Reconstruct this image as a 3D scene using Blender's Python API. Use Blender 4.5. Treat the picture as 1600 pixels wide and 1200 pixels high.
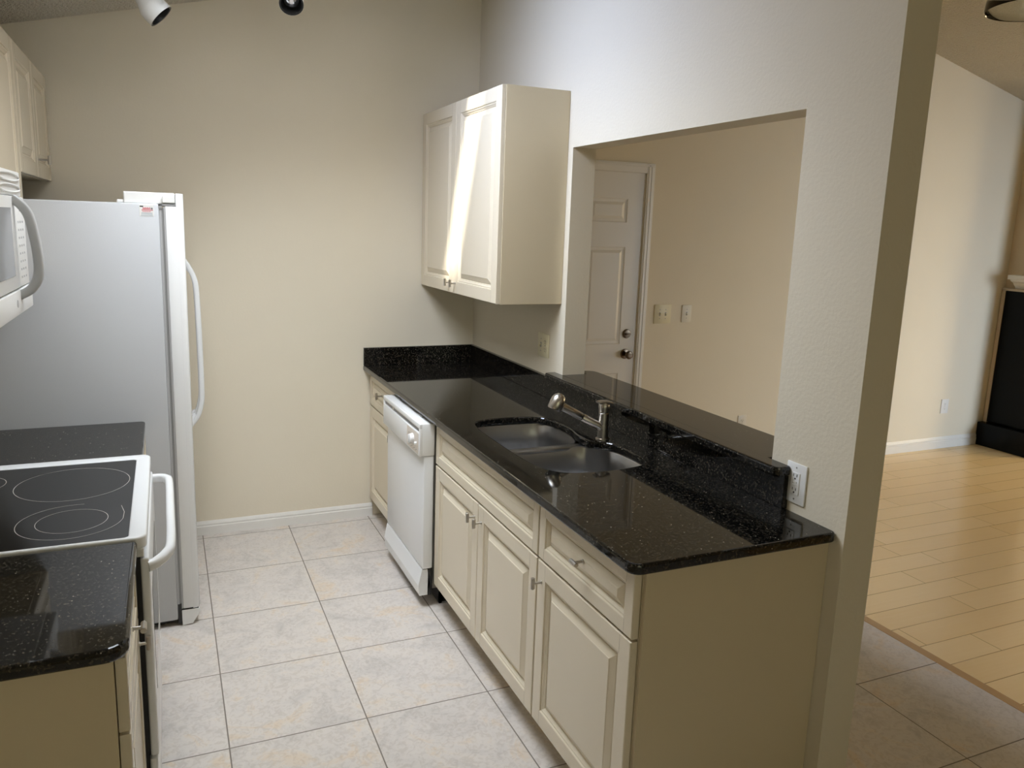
import bpy, bmesh, math, random
from mathutils import Vector, Matrix
random.seed(7)
for o in list(bpy.data.objects): bpy.data.objects.remove(o, do_unlink=True)
C = bpy.context.scene.collection
SC = bpy.context.scene
PI = math.pi

# ------------------------------------------------------------------ camera
CAM = dict(cx=-1.7014, cy=-4.3423, cz=1.7264, pitch=-10.4562, yaw=23.3825, roll=1.8285, f=1210.98, ppx=778.95, ppy=577.02)
def cam_axes():
    y, p, r = [math.radians(CAM[k]) for k in ('yaw', 'pitch', 'roll')]
    F = Vector((math.sin(y)*math.cos(p), math.cos(y)*math.cos(p), math.sin(p)))
    R = F.cross(Vector((0, 0, 1))).normalized(); U = R.cross(F)
    return F, R*math.cos(r)+U*math.sin(r), -R*math.sin(r)+U*math.cos(r)
F_, R_, U_ = cam_axes()
cd = bpy.data.cameras.new('camera'); cam = bpy.data.objects.new('camera', cd); C.objects.link(cam)
cam.matrix_world = Matrix(((R_.x, U_.x, -F_.x, CAM['cx']), (R_.y, U_.y, -F_.y, CAM['cy']), (R_.z, U_.z, -F_.z, CAM['cz']), (0, 0, 0, 1)))
cd.sensor_fit = 'HORIZONTAL'; cd.sensor_width = 36.0
cd.lens = CAM['f']/1600*36.0
cd.shift_x = (800-CAM['ppx'])/1600; cd.shift_y = (CAM['ppy']-600)/1600
cd.clip_start = 0.02
SC.camera = cam

# ------------------------------------------------------------------ exposure, world, lights
SC.view_settings.view_transform = 'Standard'; SC.view_settings.look = 'None'
SC.view_settings.gamma = 1.0; SC.view_settings.use_curve_mapping = False
SC.view_settings.exposure = 0.0
w = bpy.data.worlds.new('world'); SC.world = w; w.use_nodes = True
w.node_tree.nodes['Background'].inputs[0].default_value = (0.75, 0.88, 1.0, 1)
w.node_tree.nodes['Background'].inputs[1].default_value = 1.2

def ceil_z(x): return 3.136+.2475*x if x < 1.659 else 3.5466-.2325*(x-1.659)
SLOPE = math.atan(.2475)

def area(name, loc, target, sx, sy, power, col, spread=PI):
    l = bpy.data.lights.new(name, 'AREA'); l.shape = 'RECTANGLE'; l.size = sx; l.size_y = sy
    l.energy = power; l.color = col; l.spread = spread
    o = bpy.data.objects.new(name, l); C.objects.link(o); o.location = loc
    o.rotation_euler = (Vector(target)-Vector(loc)).to_track_quat('-Z', 'Y').to_euler()
    return o
# skylight in the kitchen's sloped ceiling (area lamps below an opaque pane)
SKY = (-1.95, -.84, -2.60, -.88)         # x0 x1 y0 y1 of its opening
SLIT = (-1.50, -.84, -1.21, -1.00)        # slit in the added mask, shaped for the sun streak
sx_, sy_ = (SKY[0]+SKY[1])/2, (SKY[2]+SKY[3])/2
area('skylight_daylight', (-1.395, -1.5, ceil_z(-1.395)-.03), (-1.175, -1.5, ceil_z(-1.395)-1.02), .95, .85, 21.2, (.85, .93, 1.0), math.radians(122))
area('skylight_scatter', (-1.395, -2.12, ceil_z(-1.395)-.03), (-1.175, -2.12, ceil_z(-1.395)-1.02), .95, .85, 7.2, (1.0, .92, .81), math.radians(160))
area('back_wall_fill', (-1.4, -1.95, ceil_z(-1.4)-.03), (-1.25, -1.0, ceil_z(-1.4)-.95), .8, .8, 7.4, (1.0, .98, 1.0), math.radians(110))  # added lamp aimed at the back wall to lift it
area('partition_blue_fill', (-1.17, -1.28, ceil_z(-1.17)-.02), (0, -1.45, 2.2), .5, .5, 14.3, (.56, .68, 1.0), math.radians(125))  # added bluish lamp that cools the upper partition wall
# living room: low window on the far right wall and an added fill lamp
area('living_window_daylight', (6.93, -1.9, 1.1), (3.6, -.6, .3), 1.2, 1.9, 44, (1.0, .80, .50), math.radians(120))
area('living_fill', (6.2, -6.4, 1.3), (4.4, 0, .5), 1.5, 1.9, 28, (.68, .83, 1.0), math.radians(60))
# unseen fill lamp added behind the camera
area('rear_fill', (-1.3, -6.85, 1.5), (-1.1, 0, 1.1), 2.2, 1.4, 10.8, (.96, 1.0, .72))
sun = bpy.data.lights.new('sun', 'SUN'); sun.energy = 9; sun.angle = math.radians(3.2); sun.color = (1.0, .95, .86)
so = bpy.data.objects.new('sun', sun); C.objects.link(so)
so.rotation_euler = Vector((1, .52, -1.15)).to_track_quat('-Z', 'Y').to_euler(); so.location = (-4, -2.5, 6)

# ------------------------------------------------------------------ materials
def S(c):
    return tuple(((v/255)/12.92 if v/255 <= .04045 else ((v/255+.055)/1.055)**2.4) for v in c)+(1,)
def mat(name, col, rough=.5, metal=0, coat=0, spec=.5, trans=0, ior=1.5):
    m = bpy.data.materials.new(name); m.use_nodes = True; b = m.node_tree.nodes['Principled BSDF']
    b.inputs['Base Color'].default_value = col if len(col) == 4 else tuple(col)+(1,)
    b.inputs['Roughness'].default_value = rough; b.inputs['Metallic'].default_value = metal
    b.inputs['Coat Weight'].default_value = coat; b.inputs['Coat Roughness'].default_value = .08
    b.inputs['Specular IOR Level'].default_value = spec; b.inputs['IOR'].default_value = ior
    b.inputs['Transmission Weight'].default_value = trans
    return m
def N(m, t, **k):
    n = m.node_tree.nodes.new(t)
    for a_, v in k.items():
        if a_.startswith('i_'): n.inputs[a_[2:].replace('_', ' ')].default_value = v
        else: setattr(n, a_, v)
    return n
def L(m, a_, b_): m.node_tree.links.new(a_, b_)
def bump(m, scale, strength, dist=.002, detail=3, kind='ShaderNodeTexNoise'):
    b = m.node_tree.nodes['Principled BSDF']
    g = N(m, 'ShaderNodeNewGeometry'); t = N(m, kind); t.inputs['Scale'].default_value = scale
    if 'Detail' in t.inputs: t.inputs['Detail'].default_value = detail
    bp = N(m, 'ShaderNodeBump'); bp.inputs['Strength'].default_value = strength; bp.inputs['Distance'].default_value = dist
    L(m, g.outputs['Position'], t.inputs['Vector'])
    L(m, t.outputs[0], bp.inputs['Height']); L(m, bp.outputs[0], b.inputs['Normal'])
    return m
def mottled(m, c1, c2, scale, lo=.35, hi=.65, detail=4):
    b = m.node_tree.nodes['Principled BSDF']
    g = N(m, 'ShaderNodeNewGeometry'); t = N(m, 'ShaderNodeTexNoise'); t.inputs['Scale'].default_value = scale; t.inputs['Detail'].default_value = detail
    r = N(m, 'ShaderNodeValToRGB'); r.color_ramp.elements[0].position = lo; r.color_ramp.elements[1].position = hi
    r.color_ramp.elements[0].color = tuple(c1)[:3]+(1,); r.color_ramp.elements[1].color = tuple(c2)[:3]+(1,)
    L(m, g.outputs['Position'], t.inputs['Vector']); L(m, t.outputs[0], r.inputs[0]); L(m, r.outputs[0], b.inputs['Base Color'])
    return m

WALL = (.70, .635, .51); WALL_LIT = (.78, .71, .575)  # one paint; second copy lightened to stand in for stronger light
M_wall = bump(mottled(mat('cream_wall_paint_lit', WALL_LIT, .75, spec=.25), (.775, .705, .57), (.79, .72, .585), 2.2), 90, .25, .0016, 3)
M_wall2 = bump(mat('tan_wall_paint', (.70, .58, .42), .75, spec=.25), 60, .3, .002, 3)
M_ceil = bump(mat('popcorn_ceiling', (.74, .69, .59), .9, spec=.1), 85, 1.0, .030, 3)
M_trim = mat('white_trim_paint', (.80, .78, .74), .35)
M_cab = bump(mat('cream_cabinet_lacquer', (.70, .62, .48), .24, spec=.5), 3, .02, .001)
M_side = mat('cream_melamine_side', (.62, .53, .37), .45, spec=.4)
M_seam = mat('cabinet_joint_line', (.30, .25, .17), .7)
M_gap = mat('dark_gap', (.012, .011, .010), .8)
M_white = bump(mat('white_enamel', (.80, .81, .82), .22), 220, .05, .0006)
M_whitep = mat('white_plastic', (.80, .80, .79), .35)
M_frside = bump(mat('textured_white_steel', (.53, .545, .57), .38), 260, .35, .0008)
M_grey = mat('grey_plastic', (.28, .28, .28), .45)
M_mid = mat('pale_grey_gasket', (.42, .42, .43), .6)
M_beige = mat('beige_control_panel', (.70, .63, .55), .4)
M_nick = bump(mat('brushed_nickel', (.50, .47, .43), .30, metal=1), 300, .05, .0005)
M_ster = mat('brushed_stainless', (.40, .395, .39), .30, metal=1)
M_brass = mat('aged_bronze', (.15, .11, .075), .25, metal=1)
M_almond = mat('almond_plastic', (.72, .66, .46), .4)
M_blackp = mat('black_plastic', (.012, .012, .013), .35)
M_glassb = mat('black_ceramic_glass', (.006, .006, .007), .06, spec=.5)
M_ring = mat('burner_ring_print', (.45, .43, .40), .4)
M_firebl = mat('black_marble', (.004, .004, .004), .22, spec=.12)
M_bulb = mat('bulb_reflector', (.8, .8, .85), .12, metal=1)
M_glass = mat('clear_glass', (.93, .97, .95), .02, trans=1, ior=1.45)
M_red = mat('red_print', (.55, .08, .12), .5)
M_blue = mat('blue_grey_print', (.22, .30, .38), .5)
M_mask = mat('skylight_sun_mask', (.75, .8, .85), .6)

# brushed look along the sink walls
# granite
M_gran = mat('black_speckled_granite', (.01, .01, .01), .045, spec=.5)
def granite(m):
    b = m.node_tree.nodes['Principled BSDF']; g = N(m, 'ShaderNodeNewGeometry')
    n = N(m, 'ShaderNodeTexNoise'); n.inputs['Scale'].default_value = 170; n.inputs['Detail'].default_value = 3
    r = N(m, 'ShaderNodeValToRGB'); e = r.color_ramp.elements
    e[0].position = .53; e[0].color = (.0028, .0028, .0026, 1); e[1].position = .70; e[1].color = (.062, .052, .039, 1)
    v = N(m, 'ShaderNodeTexVoronoi'); v.inputs['Scale'].default_value = 115
    r2 = N(m, 'ShaderNodeValToRGB'); e2 = r2.color_ramp.elements
    e2[0].position = .10; e2[0].color = (1, 1, 1, 1); e2[1].position = .21; e2[1].color = (0, 0, 0, 1)
    wn = N(m, 'ShaderNodeMath', operation='GREATER_THAN'); wn.inputs[1].default_value = .925
    sp = N(m, 'ShaderNodeSeparateColor')
    mu = N(m, 'ShaderNodeMath', operation='MULTIPLY'); mx = N(m, 'ShaderNodeMix', data_type='RGBA')
    mx.inputs[7].default_value = (.42, .38, .30, 1)
    L(m, g.outputs['Position'], n.inputs['Vector']); L(m, g.outputs['Position'], v.inputs['Vector'])
    L(m, n.outputs[0], r.inputs[0]); L(m, v.outputs['Distance'], r2.inputs[0])
    L(m, v.outputs['Color'], sp.inputs[0]); L(m, sp.outputs[0], wn.inputs[0])
    L(m, wn.outputs[0], mu.inputs[0]); L(m, r2.outputs[0], mu.inputs[1])
    L(m, mu.outputs[0], mx.inputs[0]); L(m, r.outputs[0], mx.inputs[6]); L(m, mx.outputs[2], b.inputs['Base Color'])
granite(M_gran)

# ceramic floor tile
TX0, TY0, TP = -1.1115, -.5213, .4610
M_tile = mat('ceramic_floor_tile', (.6, .55, .48), .33, spec=.4)
def tile(m):
    b = m.node_tree.nodes['Principled BSDF']; g = N(m, 'ShaderNodeNewGeometry'); s = N(m, 'ShaderNodeSeparateXYZ')
    L(m, g.outputs['Position'], s.inputs[0])
    ds = []; ids = []
    for k, o0 in ((0, TX0), (1, TY0)):
        a1 = N(m, 'ShaderNodeMath', operation='SUBTRACT'); a1.inputs[1].default_value = o0-50*TP
        a2 = N(m, 'ShaderNodeMath', operation='DIVIDE'); a2.inputs[1].default_value = TP
        fr = N(m, 'ShaderNodeMath', operation='FRACT'); fl = N(m, 'ShaderNodeMath', operation='FLOOR')
        sb = N(m, 'ShaderNodeMath', operation='SUBTRACT'); sb.inputs[1].default_value = .5
        ab = N(m, 'ShaderNodeMath', operation='ABSOLUTE')
        L(m, s.outputs[k], a1.inputs[0]); L(m, a1.outputs[0], a2.inputs[0]); L(m, a2.outputs[0], fr.inputs[0]); L(m, a2.outputs[0], fl.inputs[0])
        L(m, fr.outputs[0], sb.inputs[0]); L(m, sb.outputs[0], ab.inputs[0]); ds.append(ab); ids.append(fl)
    mxm = N(m, 'ShaderNodeMath', operation='MAXIMUM'); L(m, ds[0].outputs[0], mxm.inputs[0]); L(m, ds[1].outputs[0], mxm.inputs[1])
    gt = N(m, 'ShaderNodeMapRange'); gt.inputs[1].default_value = .5-.0058; gt.inputs[2].default_value = .5-.0040
    L(m, mxm.outputs[0], gt.inputs[0])
    cb = N(m, 'ShaderNodeCombineXYZ'); L(m, ids[0].outputs[0], cb.inputs[0]); L(m, ids[1].outputs[0], cb.inputs[1])
    wn = N(m, 'ShaderNodeTexWhiteNoise', noise_dimensions='3D'); L(m, cb.outputs[0], wn.inputs['Vector'])
    va = N(m, 'ShaderNodeVectorMath', operation='SCALE'); va.inputs['Scale'].default_value = 20; L(m, wn.outputs['Color'], va.inputs[0])
    ad = N(m, 'ShaderNodeVectorMath', operation='ADD'); L(m, g.outputs['Position'], ad.inputs[0]); L(m, va.outputs[0], ad.inputs[1])
    n1 = N(m, 'ShaderNodeTexNoise'); n1.inputs['Scale'].default_value = 5.5; n1.inputs['Detail'].default_value = 8; n1.inputs['Roughness'].default_value = .68; n1.inputs['Distortion'].default_value = .8
    L(m, ad.outputs[0], n1.inputs['Vector'])
    r = N(m, 'ShaderNodeValToRGB'); e = r.color_ramp.elements
    e[0].position = .30; e[0].color = (.54, .505, .475, 1); e[1].position = .66; e[1].color = (.70, .59, .475, 1)
    e3 = e.new(.47); e3.color = (.66, .61, .57, 1); e4 = e.new(.56); e4.color = (.69, .635, .585, 1)
    L(m, n1.outputs[0], r.inputs[0])
    n2 = N(m, 'ShaderNodeTexNoise'); n2.inputs['Scale'].default_value = 38; n2.inputs['Detail'].default_value = 5; n2.inputs['Distortion'].default_value = 1.6
    L(m, ad.outputs[0], n2.inputs['Vector'])
    r2 = N(m, 'ShaderNodeValToRGB'); r2.color_ramp.elements[0].position = .40; r2.color_ramp.elements[1].position = .53
    r2.color_ramp.elements[0].color = (.90, .885, .87, 1); r2.color_ramp.elements[1].color = (1, 1, 1, 1)
    L(m, n2.outputs[0], r2.inputs[0])
    mul = N(m, 'ShaderNodeMix', data_type='RGBA', blend_type='MULTIPLY'); mul.inputs[0].default_value = 1
    L(m, r.outputs[0], mul.inputs[6]); L(m, r2.outputs[0], mul.inputs[7])
    mg = N(m, 'ShaderNodeMix', data_type='RGBA'); mg.inputs[7].default_value = (.235, .205, .17, 1)
    L(m, gt.outputs[0], mg.inputs[0]); L(m, mul.outputs[2], mg.inputs[6]); L(m, mg.outputs[2], b.inputs['Base Color'])
    rr = N(m, 'ShaderNodeMapRange'); rr.inputs[3].default_value = .34; rr.inputs[4].default_value = .9
    L(m, gt.outputs[0], rr.inputs[0]); L(m, rr.outputs[0], b.inputs['Roughness'])
    iv = N(m, 'ShaderNodeMath', operation='MULTIPLY_ADD'); iv.inputs[1].default_value = -1.0; L(m, gt.outputs[0], iv.inputs[0])
    n2s = N(m, 'ShaderNodeMath', operation='MULTIPLY'); n2s.inputs[1].default_value = .18; L(m, n2.outputs[0], n2s.inputs[0]); L(m, n2s.outputs[0], iv.inputs[2])
    bp = N(m, 'ShaderNodeBump'); bp.inputs['Strength'].default_value = .5; bp.inputs['Distance'].default_value = .002
    L(m, iv.outputs[0], bp.inputs['Height']); L(m, bp.outputs[0], b.inputs['Normal'])
tile(M_tile)

# light bamboo planks running along X
M_wood = mat('light_bamboo_planks', (.6, .4, .2), .22, spec=.5)
def wood(m, y0=-1.96, pitch=.1455, plen=.93):
    b = m.node_tree.nodes['Principled BSDF']; g = N(m, 'ShaderNodeNewGeometry'); s = N(m, 'ShaderNodeSeparateXYZ')
    L(m, g.outputs['Position'], s.inputs[0])
    def mm(op, x, v=None, y=None):
        n = N(m, 'ShaderNodeMath', operation=op); L(m, x, n.inputs[0])
        if y is not None: L(m, y, n.inputs[1])
        elif v is not None: n.inputs[1].default_value = v
        return n.outputs[0]
    yy = mm('DIVIDE', mm('SUBTRACT', s.outputs[1], y0-60*pitch), pitch)
    row = mm('FLOOR', yy); fy = mm('FRACT', yy)
    w1 = N(m, 'ShaderNodeTexWhiteNoise', noise_dimensions='1D'); L(m, row, w1.inputs['W'])
    xx = mm('ADD', mm('DIVIDE', mm('ADD', s.outputs[0], 50), plen), y=w1.outputs['Value'])
    col = mm('FLOOR', xx); fx = mm('FRACT', xx)
    cb = N(m, 'ShaderNodeCombineXYZ'); L(m, row, cb.inputs[0]); L(m, col, cb.inputs[1])
    w2 = N(m, 'ShaderNodeTexWhiteNoise', noise_dimensions='3D'); L(m, cb.outputs[0], w2.inputs['Vector'])
    ly = mm('MAXIMUM', mm('ABSOLUTE', mm('SUBTRACT', fy, .5)), .0)
    lx = mm('ABSOLUTE', mm('SUBTRACT', fx, .5))
    gy = N(m, 'ShaderNodeMapRange'); gy.inputs[1].default_value = .5-.016; gy.inputs[2].default_value = .5-.006; L(m, ly, gy.inputs[0])
    gx = N(m, 'ShaderNodeMapRange'); gx.inputs[1].default_value = .5-.0022; gx.inputs[2].default_value = .5-.001; L(m, lx, gx.inputs[0])
    gp = mm('MAXIMUM', gy.outputs[0], y=gx.outputs[0])
    mp = N(m, 'ShaderNodeMapping'); mp.inputs['Scale'].default_value = (3, 60, 1); L(m, g.outputs['Position'], mp.inputs[0])
    n = N(m, 'ShaderNodeTexNoise'); n.inputs['Scale'].default_value = 1; n.inputs['Detail'].default_value = 5; L(m, mp.outputs[0], n.inputs['Vector'])
    mixv = mm('ADD', mm('MULTIPLY', w2.outputs['Value'], .5), y=mm('MULTIPLY', n.outputs[0], .5))
    r = N(m, 'ShaderNodeValToRGB'); e = r.color_ramp.elements
    e[0].position = .1; e[0].color = (.83, .59, .29, 1); e[1].position = .9; e[1].color = (.90, .68, .37, 1); L(m, mixv, r.inputs[0])
    mg = N(m, 'ShaderNodeMix', data_type='RGBA'); mg.inputs[7].default_value = (.33, .19, .075, 1)
    L(m, gp, mg.inputs[0]); L(m, r.outputs[0], mg.inputs[6]); L(m, mg.outputs[2], b.inputs['Base Color'])
    bp = N(m, 'ShaderNodeBump'); bp.inputs['Strength'].default_value = .3; bp.inputs['Distance'].default_value = .001
    L(m, mm('MULTIPLY', gp, -1.0), bp.inputs['Height']); L(m, bp.outputs[0], b.inputs['Normal'])
wood(M_wood)
M_reducer = mat('oak_transition_strip', (.50, .30, .13), .35)

# ------------------------------------------------------------------ mesh helpers
BASE = {}
def BM(): return bmesh.new()
def link(name, bm, mats, parent=None, smooth=False, loc=(0, 0, 0)):
    bmesh.ops.remove_doubles(bm, verts=bm.verts, dist=1e-6)
    bmesh.ops.recalc_face_normals(bm, faces=bm.faces)
    base = BASE[parent.name] if parent is not None else Vector(loc)
    bmesh.ops.translate(bm, verts=bm.verts, vec=-base)
    me = bpy.data.meshes.new(name); bm.to_mesh(me); bm.free()
    if not isinstance(mats, (list, tuple)): mats = [mats]
    for m in mats: me.materials.append(m)
    if smooth:
        for p in me.polygons: p.use_smooth = True
        try: me.set_sharp_from_angle(angle=math.radians(38))
        except Exception: pass
    o = bpy.data.objects.new(name, me); C.objects.link(o)
    if parent is not None: o.parent = parent
    else: o.location = base
    BASE[o.name] = base
    return o
def thing(name, label, cat, loc, group=None):
    o = bpy.data.objects.new(name, None); C.objects.link(o); o.location = loc; o.empty_display_size = .1
    o['label'] = label; o['category'] = cat
    if group: o['group'] = group
    BASE[o.name] = Vector(loc); return o
def tag(o, label, cat, group=None):
    o['label'] = label; o['category'] = cat
    if group: o['group'] = group
    return o
def struct(name, bm, m, smooth=False, label=None, parent=None):
    o = link(name, bm, m, parent, smooth)
    if parent is None: o['kind'] = 'structure'
    if label: o['label'] = label
    return o
def merge(bm, t, mi=0, M=None):
    if M is not None: bmesh.ops.transform(t, matrix=M, verts=t.verts)
    vs = {v: bm.verts.new(v.co) for v in t.verts}
    for f in t.faces:
        try:
            nf = bm.faces.new([vs[v] for v in f.verts]); nf.material_index = mi if mi is not None else f.material_index
        except ValueError: pass
    t.free()
def bx(bm, x0, x1, y0, y1, z0, z1, bev=0, seg=2, mi=0, M=None):
    t = bmesh.new(); bmesh.ops.create_cube(t, size=1)
    for v in t.verts: v.co = Vector(((x0+x1)/2+v.co.x*(x1-x0), (y0+y1)/2+v.co.y*(y1-y0), (z0+z1)/2+v.co.z*(z1-z0)))
    if bev > 0:
        bmesh.ops.bevel(t, geom=list(t.edges), offset=bev, segments=seg, affect='EDGES', profile=.5)
    merge(bm, t, mi, M)
def frame(d):
    d = Vector(d).normalized(); a_ = Vector((0, 0, 1)) if abs(d.z) < .9 else Vector((1, 0, 0))
    u = d.cross(a_).normalized(); return d, u, d.cross(u).normalized()
def lathe(bm, org, d, prof, n=24, mi=0, a0=0, a1=2*PI):
    """prof: list of (distance along d, radius)."""
    d, u, v = frame(d); org = Vector(org); rings = []
    for t, r in prof:
        c = org+d*t
        if r < 1e-5: rings.append([bm.verts.new(c)])
        else: rings.append([bm.verts.new(c+(u*math.cos(2*PI*k/n)+v*math.sin(2*PI*k/n))*r) for k in range(n)])
    for a_, b_ in zip(rings, rings[1:]):
        for k in range(n):
            k2 = (k+1) % n
            vs = []
            if len(a_) == 1: vs = [a_[0], b_[k], b_[k2]]
            elif len(b_) == 1: vs = [a_[k], b_[0], a_[k2]]
            else: vs = [a_[k], b_[k], b_[k2], a_[k2]]
            if len(a_) == 1 and len(b_) == 1: continue
            f = bm.faces.new(vs); f.material_index = mi
def cyl(bm, p0, p1, r, r2=None, n=20, mi=0, bev=0):
    p0, p1 = Vector(p0), Vector(p1); l = (p1-p0).length; r2 = r if r2 is None else r2
    if bev: prof = [(0, 0), (0, r-bev), (bev, r), (l-bev, r2), (l, r2-bev), (l, 0)]
    else: prof = [(0, 0), (0, r), (l, r2), (l, 0)]
    lathe(bm, p0, p1-p0, prof, n, mi)
def sweep(bm, pts, cross, up, mi=0, scales=None, closed=False):
    """sweep cross-section [(a,b)] along pts; a is along 'up', b is along tangent x up"""
    pts = [Vector(p) for p in pts]; up = Vector(up).normalized(); rings = []
    n = len(pts)
    for i, p in enumerate(pts):
        if closed: t = pts[(i+1) % n]-pts[i-1]
        else: t = pts[min(i+1, n-1)]-pts[max(i-1, 0)]
        t.normalize(); b = t.cross(up).normalized(); s = scales[i] if scales else 1
        u2 = b.cross(t).normalized()
        rings.append([bm.verts.new(p+u2*a_*s+b*c*s) for a_, c in cross])
    m = len(cross)
    prs = list(zip(rings, rings[1:]))+([(rings[-1], rings[0])] if closed else [])
    for A, B in prs:
        for k in range(m):
            f = bm.faces.new([A[k], A[(k+1) % m], B[(k+1) % m], B[k]]); f.material_index = mi
    if not closed:
        for rg in (rings[0], rings[-1]):
            f = bm.faces.new(rg); f.material_index = mi
def circ(r, n=14, ry=None):
    ry = r if ry is None else ry
    return [(r*math.cos(2*PI*k/n), ry*math.sin(2*PI*k/n)) for k in range(n)]
def rrect(w_, h_, r, n=4):
    o = []
    for cx, cy, a0 in ((w_/2-r, h_/2-r, 0), (-w_/2+r, h_/2-r, PI/2), (-w_/2+r, -h_/2+r, PI), (w_/2-r, -h_/2+r, 1.5*PI)):
        for k in range(n+1): a_ = a0+PI/2*k/n; o.append((cx+r*math.cos(a_), cy+r*math.sin(a_)))
    return o
def smooth_path(pts, n=6):
    pts = [Vector(p) for p in pts]; out = []
    P = [pts[0]*2-pts[1]]+pts+[pts[-1]*2-pts[-2]]
    for i in range(1, len(P)-2):
        for k in range(n):
            t = k/n; a_, b_, c_, d_ = P[i-1], P[i], P[i+1], P[i+2]
            out.append(.5*((2*b_)+(c_-a_)*t+(2*a_-5*b_+4*c_-d_)*t*t+(3*b_-a_-3*c_+d_)*t**3))
    out.append(pts[-1]); return out
def round_poly(pts, radii, n=6):
    out = []; N_ = len(pts)
    for i, p in enumerate(pts):
        r = radii[i]
        if r <= 0: out.append(tuple(p)); continue
        p = Vector(p); a_ = (Vector(pts[i-1])-p).normalized(); b_ = (Vector(pts[(i+1) % N_])-p).normalized()
        ang = a_.angle(b_); tl = r/math.tan(ang/2); c = p+(a_+b_).normalized()*r/math.sin(ang/2)
        s = p+a_*tl-c; e = p+b_*tl-c
        th0 = math.atan2(s.y, s.x); th1 = math.atan2(e.y, e.x); dth = (th1-th0+PI) % (2*PI)-PI
        for k in range(n+1):
            th = th0+dth*k/n; out.append((c.x+r*math.cos(th), c.y+r*math.sin(th)))
    return out
def slab(bm, poly, z0, z1, bev=.006, seg=3, hole=None, mi=0):
    t = bmesh.new()
    def loop(ps):
        vs = [t.verts.new((p[0], p[1], z1)) for p in ps]
        return [t.edges.new((vs[i], vs[(i+1) % len(vs)])) for i in range(len(vs))]
    es = loop(poly)
    if hole: es += loop(hole)
    bmesh.ops.triangle_fill(t, use_beauty=True, edges=es)
    if not hole: bmesh.ops.dissolve_limit(t, angle_limit=.01, verts=t.verts, edges=t.edges)
    r = bmesh.ops.extrude_face_region(t, geom=list(t.faces))
    for v in [g for g in r['geom'] if isinstance(g, bmesh.types.BMVert)]: v.co.z = z0
    bmesh.ops.recalc_face_normals(t, faces=t.faces)
    if bev > 0:
        ed = [e for e in t.edges if len(e.link_faces) == 2 and abs(e.verts[0].co.z-e.verts[1].co.z) < 1e-6 and e.calc_face_angle(0) > 1]
        bmesh.ops.bevel(t, geom=ed, offset=bev, segments=seg, affect='EDGES', profile=.5)
    merge(bm, t, mi)
def prism_xz(bm, poly, y0, y1, mi=0):
    a_ = [bm.verts.new((x, y0, z)) for x, z in poly]; b_ = [bm.verts.new((x, y1, z)) for x, z in poly]
    bm.faces.new(a_).material_index = mi; bm.faces.new(b_).material_index = mi
    for i in range(len(poly)):
        j = (i+1) % len(poly); bm.faces.new([a_[i], a_[j], b_[j], b_[i]]).material_index = mi
def prism_yz(bm, poly, x0, x1, mi=0):
    a_ = [bm.verts.new((x0, y, z)) for y, z in poly]; b_ = [bm.verts.new((x1, y, z)) for y, z in poly]
    bm.faces.new(a_).material_index = mi; bm.faces.new(b_).material_index = mi
    for i in range(len(poly)):
        j = (i+1) % len(poly); bm.faces.new([a_[i], a_[j], b_[j], b_[i]]).material_index = mi

# raised-panel front. facing s (+1: +X, -1: -X); back plane at xb, thickness t
def raised_front(xb, s, y0, y1, z0, z1, t=.02, fr=.056, k=1.0, joints='v'):
    bm = BM()
    prof = [(0, 0), (0, t-.003), (.0012, t-.001), (.003, t), (fr-.002, t), (fr, t-.001), (fr+.0015*k, t-.005), (fr+.007*k, t-.005), (fr+.009*k, t-.007),
            (fr+.014*k, t-.0105), (fr+.016*k, t-.0108), (fr+.0175*k, t-.0145), (fr+.0205*k, t-.0145), (fr+.022*k, t-.012), (fr+.043*k, t-.0035), (fr+.0445*k, t-.0018), (fr+.047*k, t-.0015)]
    rings = []
    for ins, w_ in prof:
        rings.append([bm.verts.new((xb+s*w_, y, z)) for y, z in ((y0+ins, z0+ins), (y1-ins, z0+ins), (y1-ins, z1-ins), (y0+ins, z1-ins))])
    bm.faces.new(rings[0]); bm.faces.new(rings[-1])
    for A, B in zip(rings, rings[1:]):
        for i in range(4): bm.faces.new([A[i], A[(i+1) % 4], B[(i+1) % 4], B[i]])
    # hairline joints between rail and stile
    xs = sorted((xb+s*(t-.001), xb+s*(t+.00025)))
    for yy in (y0+fr-.004, y1-fr+.004):
        for za, zb_ in ((z0+.003, z0+fr), (z1-fr, z1-.003)):
            bx(bm, xs[0], xs[1], yy-.0004, yy+.0004, za, zb_, mi=1)
    return bm
def knob_bm(x, y, z, s, axis='z', L_=.038, post=.028, r=.0068):
    """T-bar pull: post sticks out along s*X from (x,y,z)."""
    bm = BM()
    cyl(bm, (x, y, z), (x+s*post, y, z), .0042, n=12)
    cyl(bm, (x, y, z), (x+s*.003, y, z), .0065, n=14)
    d = Vector((0, 0, 1)) if axis == 'z' else Vector((0, 1, 0))
    c = Vector((x+s*(post+.003), y, z)); cyl(bm, c-d*L_/2, c+d*L_/2, r, n=16, bev=.0015)
    return bm

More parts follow.
